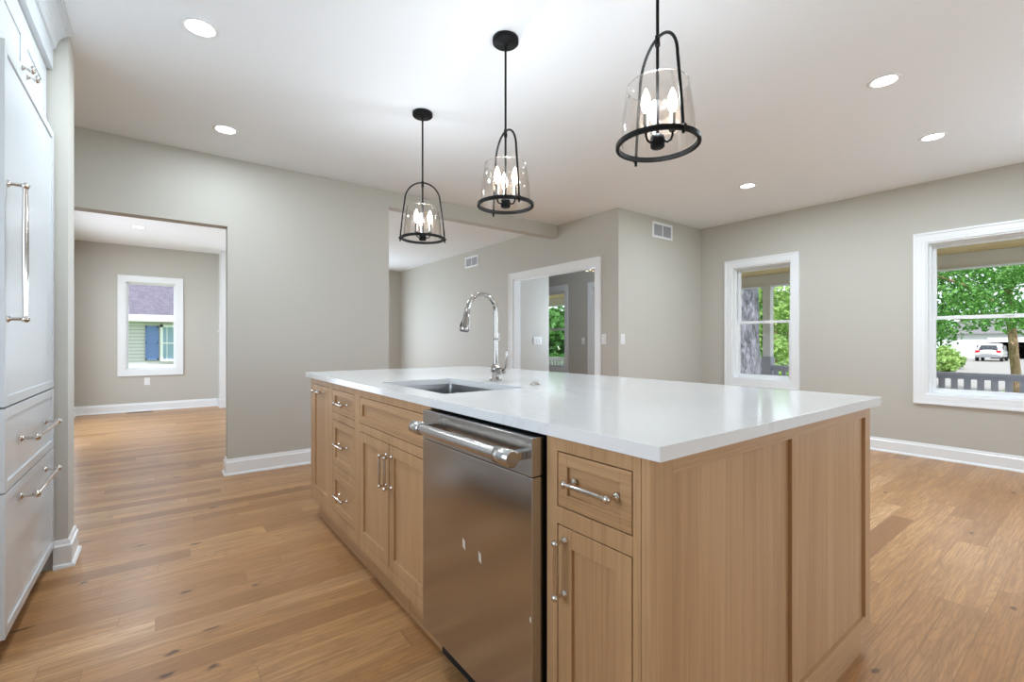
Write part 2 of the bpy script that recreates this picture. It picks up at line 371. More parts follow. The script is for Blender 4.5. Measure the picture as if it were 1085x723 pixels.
def window(n, axis, p, sgn, hole, thick=.14, hung=True, set_=.075, sw=.038):
    a0, a1, z0, z1 = hole
    r = bpy.data.objects.new('window_%d' % n, None); COL.objects.link(r); r['_o'] = (p, (a0 + a1) / 2, z0) if axis == 'x' else ((a0 + a1) / 2, p, z0)
    r.location = r['_o']; r['kind'] = 'structure'
    def bxm(m, t0, t1, aa, ab, za, zb):
        q0, q1 = p - sgn * t0, p - sgn * t1
        if axis == 'x': m.box(q0, q1, aa, ab, za, zb)
        else: m.box(aa, ab, q0, q1, za, zb)
        return m
    casing(r, axis, p, sgn, a0, a1, z0, z1, name='window_casing')
    j = MB(); e = .014
    bxm(j, .0, thick, a0, a0 + e, z0, z1); bxm(j, 0, thick, a1 - e, a1, z0, z1); bxm(j, 0, thick, a0 + e, a1 - e, z1 - e, z1); bxm(j, 0, thick, a0 + e, a1 - e, z0, z0 + e)
    # stops
    s = .016
    for q in (.05, .0):
        if q: bxm(j, set_ - .016, set_, a0 + e, a0 + e + s, z0 + e, z1 - e); bxm(j, set_ - .016, set_, a1 - e - s, a1 - e, z0 + e, z1 - e); bxm(j, set_ - .016, set_, a0 + e + s, a1 - e - s, z1 - e - s, z1 - e)
    j.build('window_jamb', TRIM, r)
    i0, i1, y0, y1 = a0 + e + .006, a1 - e - .006, z0 + e, z1 - e - .006
    if hung:
        zm = y0 + (y1 - y0) * .505
        lo = MB(); t0, t1 = set_, set_ + .028
        bxm(lo, t0, t1, i0, i0 + sw, y0, zm + .017); bxm(lo, t0, t1, i1 - sw, i1, y0, zm + .017); bxm(lo, t0, t1, i0 + sw, i1 - sw, y0, y0 + .046); bxm(lo, t0, t1, i0 + sw, i1 - sw, zm - .017, zm + .017)
        lo.build('lower_sash', TRIM, r, bevel=.002)
        up = MB(); u0, u1 = set_ + .030, set_ + .056
        bxm(up, u0, u1, i0, i0 + sw, zm - .015, y1); bxm(up, u0, u1, i1 - sw, i1, zm - .015, y1); bxm(up, u0, u1, i0 + sw, i1 - sw, y1 - .034, y1); bxm(up, u0, u1, i0 + sw, i1 - sw, zm - .015, zm + .015)
        up.build('upper_sash', TRIM, r, bevel=.002)
        bxm(MB(), t0 + .012, t0 + .016, i0 + sw, i1 - sw, y0 + .046, zm - .017).build('lower_pane', GLASS, r)
        bxm(MB(), u0 + .012, u0 + .016, i0 + sw, i1 - sw, zm + .015, y1 - .034).build('upper_pane', GLASS, r)
        ml = MB(); c = (i0 + i1) / 2; bxm(ml, t0 - .012, t0, c - .03, c + .03, zm + .003, zm + .013); ml.build('sash_lock', TRIM, r, bevel=.002)
    else:
        f = MB(); t0, t1 = set_, set_ + .035; w = .02
        bxm(f, t0, t1, i0, i0 + w, y0, y1); bxm(f, t0, t1, i1 - w, i1, y0, y1); bxm(f, t0, t1, i0 + w, i1 - w, y1 - w, y1); bxm(f, t0, t1, i0 + w, i1 - w, y0, y0 + w)
        f.build('window_frame', TRIM, r, bevel=.002)
        bxm(MB(), t0 + .012, t0 + .017, i0 + w, i1 - w, y0 + w, y1 - w).build('window_pane', GLASS, r)
    return r
window(1, 'x', XD, -1, win1); window(2, 'x', XD, -1, win2); window(3, 'x', XD, -1, winF); window(4, 'y', YF, -1, winDin, hung=False)
window(5, 'y', YF, -1, winLiv); window(6, 'x', XD, -1, win5); window(7, 'x', -1.10, 1, (.25, 1.75, .95, 2.05), thick=.12); window(8, 'y', -3.80, 1, (-.5, 1.7, .6, 2.1), thick=.12); window(9, 'y', -3.80, 1, (2.4, 4.8, .02, 2.2), thick=.12, hung=False)  # side, kitchen and rear windows are unseen, added to hold the fill lamps

# cased opening in the living side wall
def opening_trim(name, axis, p0, p1, a0, a1, z1, both=True):
    r = bpy.data.objects.new(name, None); COL.objects.link(r); r['kind'] = 'structure'
    r['_o'] = (p0, a0, 0) if axis == 'x' else (a0, p0, 0); r.location = r['_o']
    casing(r, axis, p0, -1 if p0 < p1 else 1, a0, a1, 0, z1, w=.092, bottom=False)
    if both: casing(r, axis, p1, 1 if p0 < p1 else -1, a0, a1, 0, z1, w=.092, bottom=False)
    m = MB(); e = .016
    if axis == 'x': m.box(p0, p1, a0, a0 + e, 0, z1).box(p0, p1, a1 - e, a1, 0, z1).box(p0, p1, a0, a1, z1 - e, z1)
    m.build('jamb_lining', TRIM, r); return r
opening_trim('door_1', 'x', XB, XB + .12, bdoor[0], bdoor[1], bdoor[3])
opening_trim('door_2', 'x', XL, XL - .12, 6.5, 9.16, 2.05, both=False)
fd = opening_trim('door_3', 'x', XD, XD + .14, fdoor[0], fdoor[1], fdoor[3], both=False)
dl = MB(); x0, x1 = XD + .05, XD + .092
dl.box(x0, x1, 4.52, 4.63, .01, 2.02).box(x0, x1, 5.335, 5.445, .01, 2.02).box(x0, x1, 4.63, 5.335, 1.90, 2.02).box(x0, x1, 4.63, 5.335, .01, .9).box(x0, x1, 4.96, 5.0, .9, 1.9).box(x0, x1, 4.63, 5.335, 1.38, 1.41)
lf = dl.build('door_leaf', TRIM, fd, bevel=.003); MB().box(x0 + .018, x0 + .024, 4.625, 5.34, .895, 1.905).build('door_glass', GLASS, lf)
MB().lathe((x0, 4.57, .98), [(0, -.05), (.026, -.048), (.028, -.03), (.012, -.02), (.012, 0)], 16, 'x').build('door_knob', NICKEL, lf)

# ------------------------------------------------------------------ refrigerator with matching panels, cabinet above, crown
def shaker(axis_plane, x, y0, y1, z0, z1, t, rail, rec, d=1):
    """frame-and-panel front in plane x facing sign d (outer face at x); returns (frame, panel) builders"""
    f = MB(); xi = x - d * t
    f.box(xi, x, y0, y0 + rail, z0, z1).box(xi, x, y1 - rail, y1, z0, z1).box(xi, x, y0 + rail, y1 - rail, z1 - rail, z1).box(xi, x, y0 + rail, y1 - rail, z0, z0 + rail)
    p = MB().box(xi + d * .001, x - d * rec, y0 + rail, y1 - rail, z0 + rail, z1 - rail)
    return f, p
def pull(parent, base, out, along, length, r=.0055, name='handle', mat=NICKEL, big=1):
    """bar pull: base = centre point on the face, out/along unit vectors"""
    base = Vector(base); out = Vector(out); al = Vector(along); m = MB(); so = .030 * big
    for s in (-1, 1):
        p = base + al * s * length / 2
        m.tube([p, p + out * .003, p + out * .004, p + out * .008], [.009 * big, .009 * big, .0065 * big, .0050 * big], 14)
        m.tube([p + out * .006, p + out * (so - .006)], .0042 * big, 12)
        q = p + out * so; prof = []
        pts = []; rs = []
        for k in range(7):
            a = -pi / 2 + pi * k / 6; pts.append(q + al * s * .0085 * big * sin(a)); rs.append(max(.0095 * big * cos(a), .001))
        m.tube(pts, rs, 12)
    a = base + out * so - al * length / 2; b = base + out * so + al * length / 2; n = 12; pts = []; rs = []
    for k in range(n + 1):
        t = k / n; pts.append(a.lerp(b, t)); rs.append(r * (.78 + .32 * sin(pi * t)))
    m.tube(pts, rs, 14)
    return m.build(name, mat, parent)
XF = -.421
fr = thing('refrigerator', (-.75, 2.70, 0), 'tall built-in refrigerator behind glossy white cabinet panels with nickel bar handles', 'refrigerator')
MB().box(-1.08, XF - .024, 2.262, 3.143, .10, 2.135).build('body', CABW, fr)
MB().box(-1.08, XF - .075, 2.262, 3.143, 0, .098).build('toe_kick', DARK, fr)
def fr_front(name, z0, z1, rail):
    f, p = shaker('x', XF, 2.262, 3.143, z0, z1, .021, rail, .006)
    a = f.build(name, CABW, fr, bevel=.0012); p.build('panel', CABW, a, bevel=0); return a
d1 = fr_front('door', .893, 2.130, .034); w1 = fr_front('freezer_drawer', .604, .886, .034); w2 = fr_front('freezer_drawer', .112, .598, .034)
pull(d1, (XF, 2.297, 1.422), (1, 0, 0), (0, 0, 1), .462, r=.0085, big=1.4)
pull(w1, (XF, 2.705, .752), (1, 0, 0), (0, 1, 0), .45, r=.0085, big=1.4)
pull(w2, (XF, 2.705, .537), (1, 0, 0), (0, 1, 0), .45, r=.0085, big=1.4)
uc = thing('wall_cabinet', (-.75, 2.70, 2.14), 'white two-door cabinet with round knobs above the refrigerator', 'cabinet')
XU = -.447
MB().box(-1.08, XU - .004, 2.262, 3.143, 2.141, 2.44).build('carcass', CABW, uc)
MB().box(XU - .022, XU, 2.262, 2.29, 2.141, 2.44).box(XU - .022, XU, 3.085, 3.143, 2.141, 2.44).box(XU - .022, XU, 2.29, 3.085, 2.141, 2.165).box(XU - .022, XU, 2.29, 3.085, 2.385, 2.44).build('face_frame', CABW, uc, bevel=.001)
for (a, b, ky) in ((2.293, 2.684, 2.645), (2.690, 3.082, 2.728)):
    f, p = shaker('x', XU + .001, a, b, 2.168, 2.382, .019, .05, .007); dd = f.build('door', CABW, uc, bevel=.001); p.build('panel', CABW, dd)
    MB().lathe((XU + .001, ky, 2.205), [(.010, 0), (.010, .003), (.0055, .006), (.005, .018), (.014, .022), (.0165, .029), (.014, .036), (.006, .039), (0, .0395)], 20, 'x').build('knob', NICKEL, dd)
m = MB().box(-1.08, -.425, 2.262, 3.150, 2.44, 2.556)
prof = [(-.44, 2.5405), (-.425, 2.5405), (-.416, 2.5445), (-.414, 2.556), (-.411, 2.571), (-.404, 2.588), (-.392, 2.606), (-.377, 2.620), (-.362, 2.628), (-.360, 2.640), (-.354, 2.646), (-.44, 2.646)]
m.prism(prof, 'y', 2.0, 3.150)
struct('trim_3', m, CABW)

# ------------------------------------------------------------------ kitchen island
XI = .757; YE = .555; ZT = .884; ZB = .12; ZE = .085
IX1 = 2.053
def frame_mb(y0, y1, opens, t=.02):
    m = MB()
    A = sorted({y0, y1, *[o[0] for o in opens], *[o[1] for o in opens]}); return wallmb('x', XI, XI + t, y0, y1, ZB, ZT, [(o[0], o[1], o[2], o[3]) for o in opens])
def unit(name, y0, y1, opens, label, toe=True, ye=None):
    t = thing(name, (1.3, (y0 + y1) / 2, 0), label, 'cabinet', 'oak base cabinets of the island')
    frame_mb(y0, y1, opens).build('face_frame', OAKV, t, bevel=.0008)
    MB().box(XI + .021, 2.0, y0, y1, ZB, ZT - (.0 if name != 'sink_cabinet' else .26)).build('carcass', DARK, t)
    if y1 > 3: MB().box(XI + .021, 2.0, y1 + .0005, y1 + .012, ZB, ZT).build('end_panel', OAKV, t)
    return t
G = .003
def front(t, name, y0, y1, z0, z1, horizontal=False, rail=.045):
    f, p = shaker('x', XI + .0005, y0 + G, y1 - G, z0 + G, z1 - G, .019, rail, .009, d=-1)
    # dark reveal behind the gap
    f.v = [(v[0], v[1], v[2]) for v in f.v]
    a = f.build(name, OAKY if horizontal else OAKV, t, bevel=.0008); p.build('panel', OAKY if horizontal else OAKV, a)
    return a
OUT = (-1, 0, 0)
# toe board lies under each unit
def toe(t, y0, y1): MB().box(XI + .045, 2.0, y0, y1, 0, ZB).build('toe_kick', OAKY, t)
c1 = unit('pull_out_cabinet', 2.685, 3.132, [(2.715, 3.085, .175, .852)], 'narrow oak pull-out cabinet at the far left end of the island')
d = front(c1, 'door', 2.715, 3.085, .175, .852); pull(d, (XI, 2.90, .815), OUT, (0, 1, 0), .128); toe(c1, 2.685, 3.10)
c2 = unit('drawer_cabinet', 2.25, 2.685, [(2.288, 2.655, .722, .852), (2.288, 2.655, .435, .684), (2.288, 2.655, .178, .400)], 'oak cabinet with three stacked drawers left of the sink doors')
for (a, b, hz) in ((.722, .852, .785), (.435, .684, .565), (.178, .400, .292)):
    d = front(c2, 'drawer', 2.288, 2.655, a, b, True, .032 if b > .8 else .04); pull(d, (XI, 2.47, hz), OUT, (0, 1, 0), .128)
toe(c2, 2.25, 2.685)
c3 = unit('sink_cabinet', 1.474, 2.25, [(1.50, 2.217, .722, .850), (1.50, 2.217, .165, .684)], 'oak double-door cabinet below the sink with a wide false front')
front(c3, 'false_front', 1.50, 2.217, .722, .850, True, .032)
d = front(c3, 'door', 1.858, 2.217, .165, .684); pull(d, (XI, 1.885, .57), OUT, (0, 0, 1), .128)
d = front(c3, 'door', 1.50, 1.856, .165, .684); pull(d, (XI, 1.83, .57), OUT, (0, 0, 1), .128)
toe(c3, 1.75, 2.25); MB().box(XI + .045, 2.0, 1.474, 1.746, 0, ZB).build('toe_kick', OAKY, c3)
c4 = unit('end_base_cabinet', YE + .022, .858, [(.597, .821, .718, .851), (.597, .821, .165, .677)], 'oak cabinet with one drawer over one door right of the dishwasher')
d = front(c4, 'drawer', .597, .821, .718, .851, True, .03); pull(d, (XI, .702, .788), OUT, (0, 1, 0), .126)
d = front(c4, 'door', .597, .821, .165, .677); pull(d, (XI, .795, .580), OUT, (0, 0, 1), .126)
toe(c4, YE + .022, .858)
ep = thing('island_end_panel', (1.4, YE, 0), 'large framed oak panel closing the near end of the island', 'panel')
t_ = .021
for (a, b, c, e) in ((XI, .830, ZE, ZT), (1.396, 1.424, ZE + .045, .843), (2.002, IX1, ZE, ZT)): MB().box(a, b, YE, YE + t_, c, e).build('stile', OAKV, ep, bevel=.0008)
for (c, e) in ((.843, ZT), (ZE, ZE + .045)): MB().box(.830, 2.002, YE, YE + t_, c, e).build('rail', OAKX, ep, bevel=.0008)
MB().box(.830, 1.396, YE + .010, YE + t_, ZE + .045, .843).build('field_panel', OAKV, ep)
MB().box(1.424, 2.002, YE + .010, YE + t_, ZE + .045, .843).build('field_panel', OAKV, ep)
MB().box(XI + .045, 2.0, YE + .012, YE + t_, 0, ZE - .0005).build('toe_kick', OAKX, ep)
bp_ = thing('island_back_panel', (2.03, 1.85, 0), 'oak panel closing the seating side of the island', 'panel')
m = MB()
for k in range(5): yy = YE + t_ + k * .6285; m.box(2.032, IX1, yy, yy + .05 if k < 4 else 3.132, ZB, ZT)
[m.box(2.032, IX1, YE + t_ + k * .6285 + .05, YE + t_ + (k + 1) * .6285, c, e) for k in range(4) for (c, e) in ((.843, ZT), (ZB, ZB + .045))]
m.build('frame', OAKV, bp_); MB().box(2.002, 2.031, YE + t_, 3.132, ZB, ZT).build('field_panel', OAKV, bp_)
# ends of the far side
# dishwasher
dw = thing('dishwasher', (1.0, 1.165, 0), 'stainless steel dishwasher with a thick bar handle in the island', 'dishwasher')
MB().box(.775, 1.35, .872, 1.464, .13, .872).build('tub', DARK, dw)
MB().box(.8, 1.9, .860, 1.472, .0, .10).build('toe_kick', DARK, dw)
MB().box(1.36, 1.38, .8585, 1.4735, .10, .883).build('back_plate', DARK, dw)
MB().box(.719, .757, .8695, 1.462, .780, .877).build('control_strip', STEEL, dw, bevel=.002)
MB().box(.719, .757, .8695, 1.462, .132, .7785).build('door', STEEL, dw, bevel=.002)
MB().box(.757, .774, .874, 1.458, .14, .870).build('door_liner', DARK, dw)
hm = MB().tube([(.668, .935, .831), (.668, 1.375, .831)], .0165, 28)
ho = hm.build('handle', STEELH, dw)
for (a, b) in ((.880, .945), (1.365, 1.425)):
    MB().tube([(.668, a, .831), (.668, a + .003, .831), (.668, b - .003, .831), (.668, b, .831)], [.0185, .0215, .0215, .0185], 28).build('end_cap', STEELH, ho)
for yy in (.905, 1.395): MB().box(.668, .719, yy - .014, yy + .014, .821, .842).build('bracket', STEELH, ho, bevel=.002)
MARK = plain('pale_mark_finish', (.62, .58, .52), .5)  # small pale marks on the dishwasher door
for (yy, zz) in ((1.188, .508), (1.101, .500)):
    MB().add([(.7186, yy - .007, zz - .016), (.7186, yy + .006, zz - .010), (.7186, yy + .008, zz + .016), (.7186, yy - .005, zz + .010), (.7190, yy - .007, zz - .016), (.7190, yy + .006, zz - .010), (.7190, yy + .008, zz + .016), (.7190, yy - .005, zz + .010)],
             [(0, 1, 2, 3), (7, 6, 5, 4), (0, 4, 5, 1), (1, 5, 6, 2), (2, 6, 7, 3), (3, 7, 4, 0)]).build('pale_mark', MARK, dw)
MB().box(.7186, .719, .873, .878, .425, .437).build('pale_mark', MARK, dw)
# worktop with sink cut-out
SX0, SX1, SY0, SY1 = .857, 1.254, 1.560, 2.212
def rrect(x0, x1, y0, y1, r, n=5):
    p = []
    for (cx, cy, a0) in ((x1 - r, y1 - r, 0), (x0 + r, y1 - r, 90), (x0 + r, y0 + r, 180), (x1 - r, y0 + r, 270)):
        for k in range(n + 1): a = radians(a0 + 90 * k / n); p.append((cx + r * cos(a), cy + r * sin(a)))
    return p
def slab_with_hole(X0, X1, Y0, Y1, hole, z0, z1):
    import bmesh
    m = MB(); b = bmesh.new()
    outer = rrect(X0, X1, Y0, Y1, .004, 3)
    for z in (z1,):
        ov = [b.verts.new((x, y, z)) for x, y in outer]; hv = [b.verts.new((x, y, z)) for x, y in hole]
        es = [b.edges.new((ov[k], ov[(k + 1) % len(ov)])) for k in range(len(ov))] + [b.edges.new((hv[k], hv[(k + 1) % len(hv)])) for k in range(len(hv))]
        bmesh.ops.triangle_fill(b, use_beauty=True, use_dissolve=False, edges=es)
    g = bmesh.ops.extrude_face_region(b, geom=b.faces[:]); bmesh.ops.translate(b, verts=[v for v in g['geom'] if isinstance(v, bmesh.types.BMVert)], vec=(0, 0, z0 - z1))
    b.verts.index_update(); m.add([v.co[:] for v in b.verts], [[v.index for v in f.verts] for f in b.faces]); b.free(); return m
wt = slab_with_hole(.747, 2.067, .525, 3.236, rrect(SX0, SX1, SY0, SY1, .012), ZT + .0005, .914)
tag(wt.build('worktop', QUARTZ, origin=(1.407, 1.88, ZT), bevel=.002), 'white quartz worktop with faint grey veins on the oak island', 'worktop')
# sink
sk = thing('sink', (1.055, 1.886, .66), 'dark stainless undermount sink set into the white worktop', 'sink')
o0 = rrect(SX0 - .012, SX1 + .012, SY0 - .012, SY1 + .012, .018); o1 = rrect(SX0 - .003, SX1 + .003, SY0 - .003, SY1 + .003, .014); i1 = rrect(SX0, SX1, SY0, SY1, .012); i2 = rrect(SX0 + .01, SX1 - .01, SY0 + .01, SY1 - .01, .02)
n = len(o0); vs = [(x, y, .8838) for x, y in o0] + [(x, y, .8838) for x, y in o1] + [(x, y, .86) for x, y in i1] + [(x, y, .67) for x, y in i2] + [(x, y, .655) for x, y in rrect(SX0 + .03, SX1 - .03, SY0 + .03, SY1 - .03, .02)]
fs = [];
for g in range(4):
    for k in range(n): fs.append((g * n + k, g * n + (k + 1) % n, (g + 1) * n + (k + 1) % n, (g + 1) * n + k))
fs.append(tuple(range(4 * n, 5 * n)))
MB().add(vs, fs, False).build('basin', SINKM, sk)
MB().lathe((1.09, 1.886, .655), [(.055, .001), (.055, .003), (.045, .002), (.040, -.001), (0, -.002)], 24).build('drain', NICKEL, sk)
# ledge along the far side with a sliding strip
for (a, b) in ((SX1 - .012, SX1), (SX0, SX0 + .012)): MB().box(a, b, SY0 + .02, SY1 - .02, .838, .844).build('ledge', SINKM, sk)
# faucet
FX, FY = 1.36, 1.937
fa = thing('faucet', (FX, FY, .914), 'tall polished nickel gooseneck faucet with pull-down sprayer behind the sink', 'faucet')
MB().lathe((FX, FY, .914), [(0, 0), (.030, 0), (.031, .006), (.026, .012), (.020, .020), (.019, .030), (.022, .034), (.023, .040), (.026, .046), (.027, .060), (.025, .070), (.017, .078), (.0155, .085)], 28).build('base', FAUCETM, fa)
pts = [(FX, FY, .995), (FX, FY, 1.05), (FX, FY, 1.13), (FX, FY, 1.20), (FX, FY, 1.262)]
R = .0835
for k in range(1, 17): a = pi * .955 * k / 16; pts.append((FX - R + R * cos(a), FY, 1.267 + R * sin(a)))
MB().tube(pts, .0115, 18).build('spout', FAUCETM, fa)
m = MB().lathe((FX, FY, 1.13), [(.0118, -.008), (.0150, -.006), (.0150, .0), (.0118, .002)], 20).lathe((FX, FY, 1.0), [(.0135, -.01), (.0165, -.006), (.0135, .004), (.0125, .125)], 20)
m.build('collar', FAUCETM, fa)
ex, ez = pts[-1][0], pts[-1][2]
dx = Vector((-.19, 0, -1)).normalized(); P0 = Vector((ex, FY, ez)) 
q = [P0 + dx * t for t in (-.002, .002, .010, .016, .020, .028, .036, .048, .070, .098, .112, .116)]
MB().tube(q, [.012, .0150, .0155, .0125, .0125, .016, .0155, .0165, .020, .0235, .0245, .0225], 20).build('spray_head', FAUCETM, fa)
MB().tube([q[-1], q[-1] + dx * .002], [.0205, .0195], 20).build('nozzle', RUBBER, fa)
MB().tube([q[8] + Vector((-.017, 0, 0)), q[9] + Vector((-.022, 0, 0.004))], .006, 10).build('spray_button', BLACK, fa)
m = MB().tube([(FX, FY, .966), (FX, FY - .045, .966)], .0135, 18).tube([(FX, FY - .045, .966), (FX, FY - .048, .966), (FX, FY - .066, .966), (FX, FY - .070, .966)], [.0155, .0175, .0175, .013], 18)
m.build('valve_body', FAUCETM, fa)
m = MB().tube([(FX, FY - .066, .966), (FX, FY - .080, .970), (FX, FY - .088, .985), (FX, FY - .092, 1.02), (FX, FY - .094, 1.066), (FX, FY - .094, 1.074)], [.006, .006, .0055, .005, .0065, .004], 12)
m.build('lever', FAUCETM, fa)
tag(MB().lathe((1.371, 1.636, .9142), [(0, 0), (.024, 0), (.024, .003), (.020, .005), (.018, .005), (.017, .010), (.012, .013), (0, .014)], 24).build('disposal_button', FAUCETM, origin=(1.371, 1.636, .914)), 'small round nickel push button on the worktop right of the faucet', 'button')

# ------------------------------------------------------------------ pendants
def make_pendant():
    t = thing('pendant_light', (0, 0, H), 'x', 'pendant light', 'black pendant lights over the island')
    L = dict(local=True); Z = lambda z: z - H
    MB().lathe((0, 0, 0), [(0, -.0005), (.064, -.0005), (.066, -.004), (.066, -.022), (.062, -.026), (.02, -.027), (.012, -.034), (0, -.034)], 36).build('canopy', BLACK, t, **L)
    MB().tube([(0, 0, -.03), (0, 0, Z(1.835))], .0055, 12).build('rod', BLACK, t, **L)
    pts = []
    zb, zs, zt = Z(1.782), Z(2.055), Z(2.178)
    a0, a1 = .147, .116
    for k in range(7): f = k / 6; pts.append((-(a0 + (a1 - a0) * (f ** 1.25)), 0, zb + (zs - zb) * f))
    for k in range(1, 20): a = pi - pi * k / 20; pts.append((a1 * cos(a), 0, zs + (zt - zs) * sin(a)))
    for k in range(7): f = 1 - k / 6; pts.append(((a0 + (a1 - a0) * (f ** 1.25)), 0, zb + (zs - zb) * f))
    MB().tube(pts, .0052, 12).build('arch', BLACK, t, **L)
    MB().lathe((0, 0, zt), [(.0055, -.03), (.009, -.028), (.009, -.016), (.0075, -.012), (.0085, .0), (.0085, .008), (.0055, .011)], 16).build('collar', BLACK, t, **L)
    m = MB(); n = 56; z0, z1 = Z(1.796), Z(1.812)
    m.lathe((0, 0, 0), [(.131, z0), (.1425, z0), (.1435, z0 + .002), (.1435, z1 - .002), (.1425, z1), (.131, z1), (.131, z0)], n, smooth=False).build('ring', BLACK, t, **L)
    for s in (-1, 1): MB().tube([(s * .143, 0, Z(1.804)), (s * .156, 0, Z(1.804))], .0065, 12).build('bolt', BLACK, t, **L)
    MB().lathe((0, 0, 0), [(.1265, z1), (.1205, Z(1.90)), (.105, Z(2.008)), (.1035, Z(2.010)), (.102, Z(2.008)), (.1175, Z(1.90)), (.1235, z1)], 48).build('glass_shade', SHADE, t, **L)
    MB().lathe((0, 0, 0), [(0, Z(1.792)), (.020, Z(1.792)), (.024, Z(1.796)), (.025, Z(1.822)), (.022, Z(1.834)), (.010, Z(1.840)), (.0, Z(1.842))], 24).build('hub', BLACK, t, **L)
    for k in range(3):
        a = radians(100 + 120 * k); c, s = cos(a), sin(a); r = .052
        cn = MB().tube([(c * .020, s * .020, Z(1.815)), (c * .034, s * .034, Z(1.806)), (c * .046, s * .046, Z(1.811)), (c * r, s * r, Z(1.826)), (c * r, s * r, Z(1.845))], .0042, 10).build('candle_arm', BLACK, t, **L)
        MB().lathe((c * r, s * r, 0), [(0, Z(1.838)), (.012, Z(1.838)), (.0125, Z(1.842)), (.0125, Z(1.845)), (.0095, Z(1.848)), (.0095, Z(1.900)), (0, Z(1.901))], 16).build('candle_sleeve', SLEEVE, cn, **L)
        MB().lathe((c * r, s * r, 0), [(.006, Z(1.901)), (.0085, Z(1.907)), (.0150, Z(1.922)), (.0168, Z(1.935)), (.0150, Z(1.952)), (.0095, Z(1.970)), (.0045, Z(1.984)), (0, Z(1.990))], 16).build('bulb', BULB, cn, **L)
    l = bpy.data.lights.new('pendant_glow', 'POINT'); l.energy = 11; l.shadow_soft_size = .03; l.color = (.84, .915, 1)
    lo = bpy.data.objects.new('pendant_glow', l); COL.objects.link(lo); lo.parent = t; lo.location = (0, 0, Z(1.965))
    MB().torus((0, 0, Z(2.009)), .1038, .0017, 48, 8).build('rim', RIM, t, **L)
    return t
p0 = make_pendant()
p0.location = (1.39, 2.83, H); p0.rotation_euler = (0, 0, radians(-26)); p0['label'] = 'farthest of three black arched pendants with clear glass, above the sink end of the island'
p1 = copy_tree(p0, loc=(1.385, 1.885, H), rz=radians(80)); p1['label'] = 'middle of three black arched pendants with clear glass over the island'
p2 = copy_tree(p0, loc=(1.385, .985, H), rz=radians(68)); p2['label'] = 'nearest and largest looking black arched pendant, its canopy out of view above the worktop end'

# ------------------------------------------------------------------ recessed lights
def make_can():
    t = thing('recessed_light', (0, 0, H), 'x', 'recessed light', 'round recessed ceiling lights')
    MB().lathe((0, 0, 0), [(.080, -.0003), (.080, -.003), (.075, -.005), (.064, -.004), (.060, -.0008)], 36).build('trim_ring', TRIM, t, local=True)
    MB().lathe((0, 0, 0), [(.060, -.0012), (.03, -.0018), (0, -.002)], 36).build('lens', LENS, t, local=True)
    return t
can0 = make_can()
spots = [((.148, 2.72), 'round lit ceiling light at the upper left, nearest the refrigerator'),
         ((.365, 3.915), 'round lit ceiling light just in front of the wall beside the left opening'),
         ((3.385, .847), 'round lit ceiling light at the upper right, nearest to the viewer'),
         ((4.60, .858), 'round lit ceiling light next to the right wall between the two windows'),
         ((4.59, 2.228), 'round lit ceiling light in front of the white wall vent'),
         ((-.255, 7.93), 'round lit ceiling light in the far room seen through the left opening')]
for k, ((x, y), lab) in enumerate(spots):
    o = can0 if k == 0 else copy_tree(can0)
    o.location = (x, y, H); o['label'] = lab
    l = bpy.data.lights.new('recessed_glow', 'AREA'); l.shape = 'DISK'; l.size = .11; l.energy = 8 if k == 1 else 21; l.color = (.76, .895, 1)
    lo = bpy.data.objects.new('recessed_glow', l); COL.objects.link(lo); lo.location = (x, y, H - .012)

# ------------------------------------------------------------------ vents, switches, outlets
def vent(name, axis, p, sgn, a0, a1, z0, z1, label):
    def P(m, t0, t1, aa, ab, za, zb):
        if axis == 'x': m.box(p + sgn * t0, p + sgn * t1, aa, ab, za, zb)
        else: m.box(aa, ab, p + sgn * t0, p + sgn * t1, za, zb)
        return m
    c = ((p + sgn * .001, (a0 + a1) / 2, z0) if axis == 'x' else ((a0 + a1) / 2, p + sgn * .001, z0))
    t = thing(name, c, label, 'vent', 'white return air vents high on the walls')
    w = .028; m = MB(); P(m, .0005, .010, a0, a0 + w, z0, z1); P(m, .0005, .010, a1 - w, a1, z0, z1); P(m, .0005, .010, a0 + w, a1 - w, z0, z0 + w); P(m, .0005, .010, a0 + w, a1 - w, z1 - w, z1)
    mid = (a0 + a1) / 2; P(m, .0005, .010, mid - .007, mid + .007, z0 + w, z1 - w); m.build('frame', TRIM, t, bevel=.0015)
    P(MB(), .0006, .002, a0 + w, a1 - w, z0 + w, z1 - w).build('backing', VENTD, t)
    s = MB(); n = 11
    for k in range(n): zz = z0 + w + (z1 - z0 - 2 * w) * (k + .5) / n; P(s, .002, .007, a0 + w, a1 - w, zz - .003, zz + .002)
    s.build('louver', VENTD, t); return t
vent('wall_vent', 'y', YC, -1, 4.775, 5.187, 2.398, 2.594, 'white rectangular vent high on the short wall beside the corner')
vent('wall_vent', 'x', XB, -1, 6.405, 6.815, 2.370, 2.554, 'white rectangular vent high on the living room wall left of the doorway')
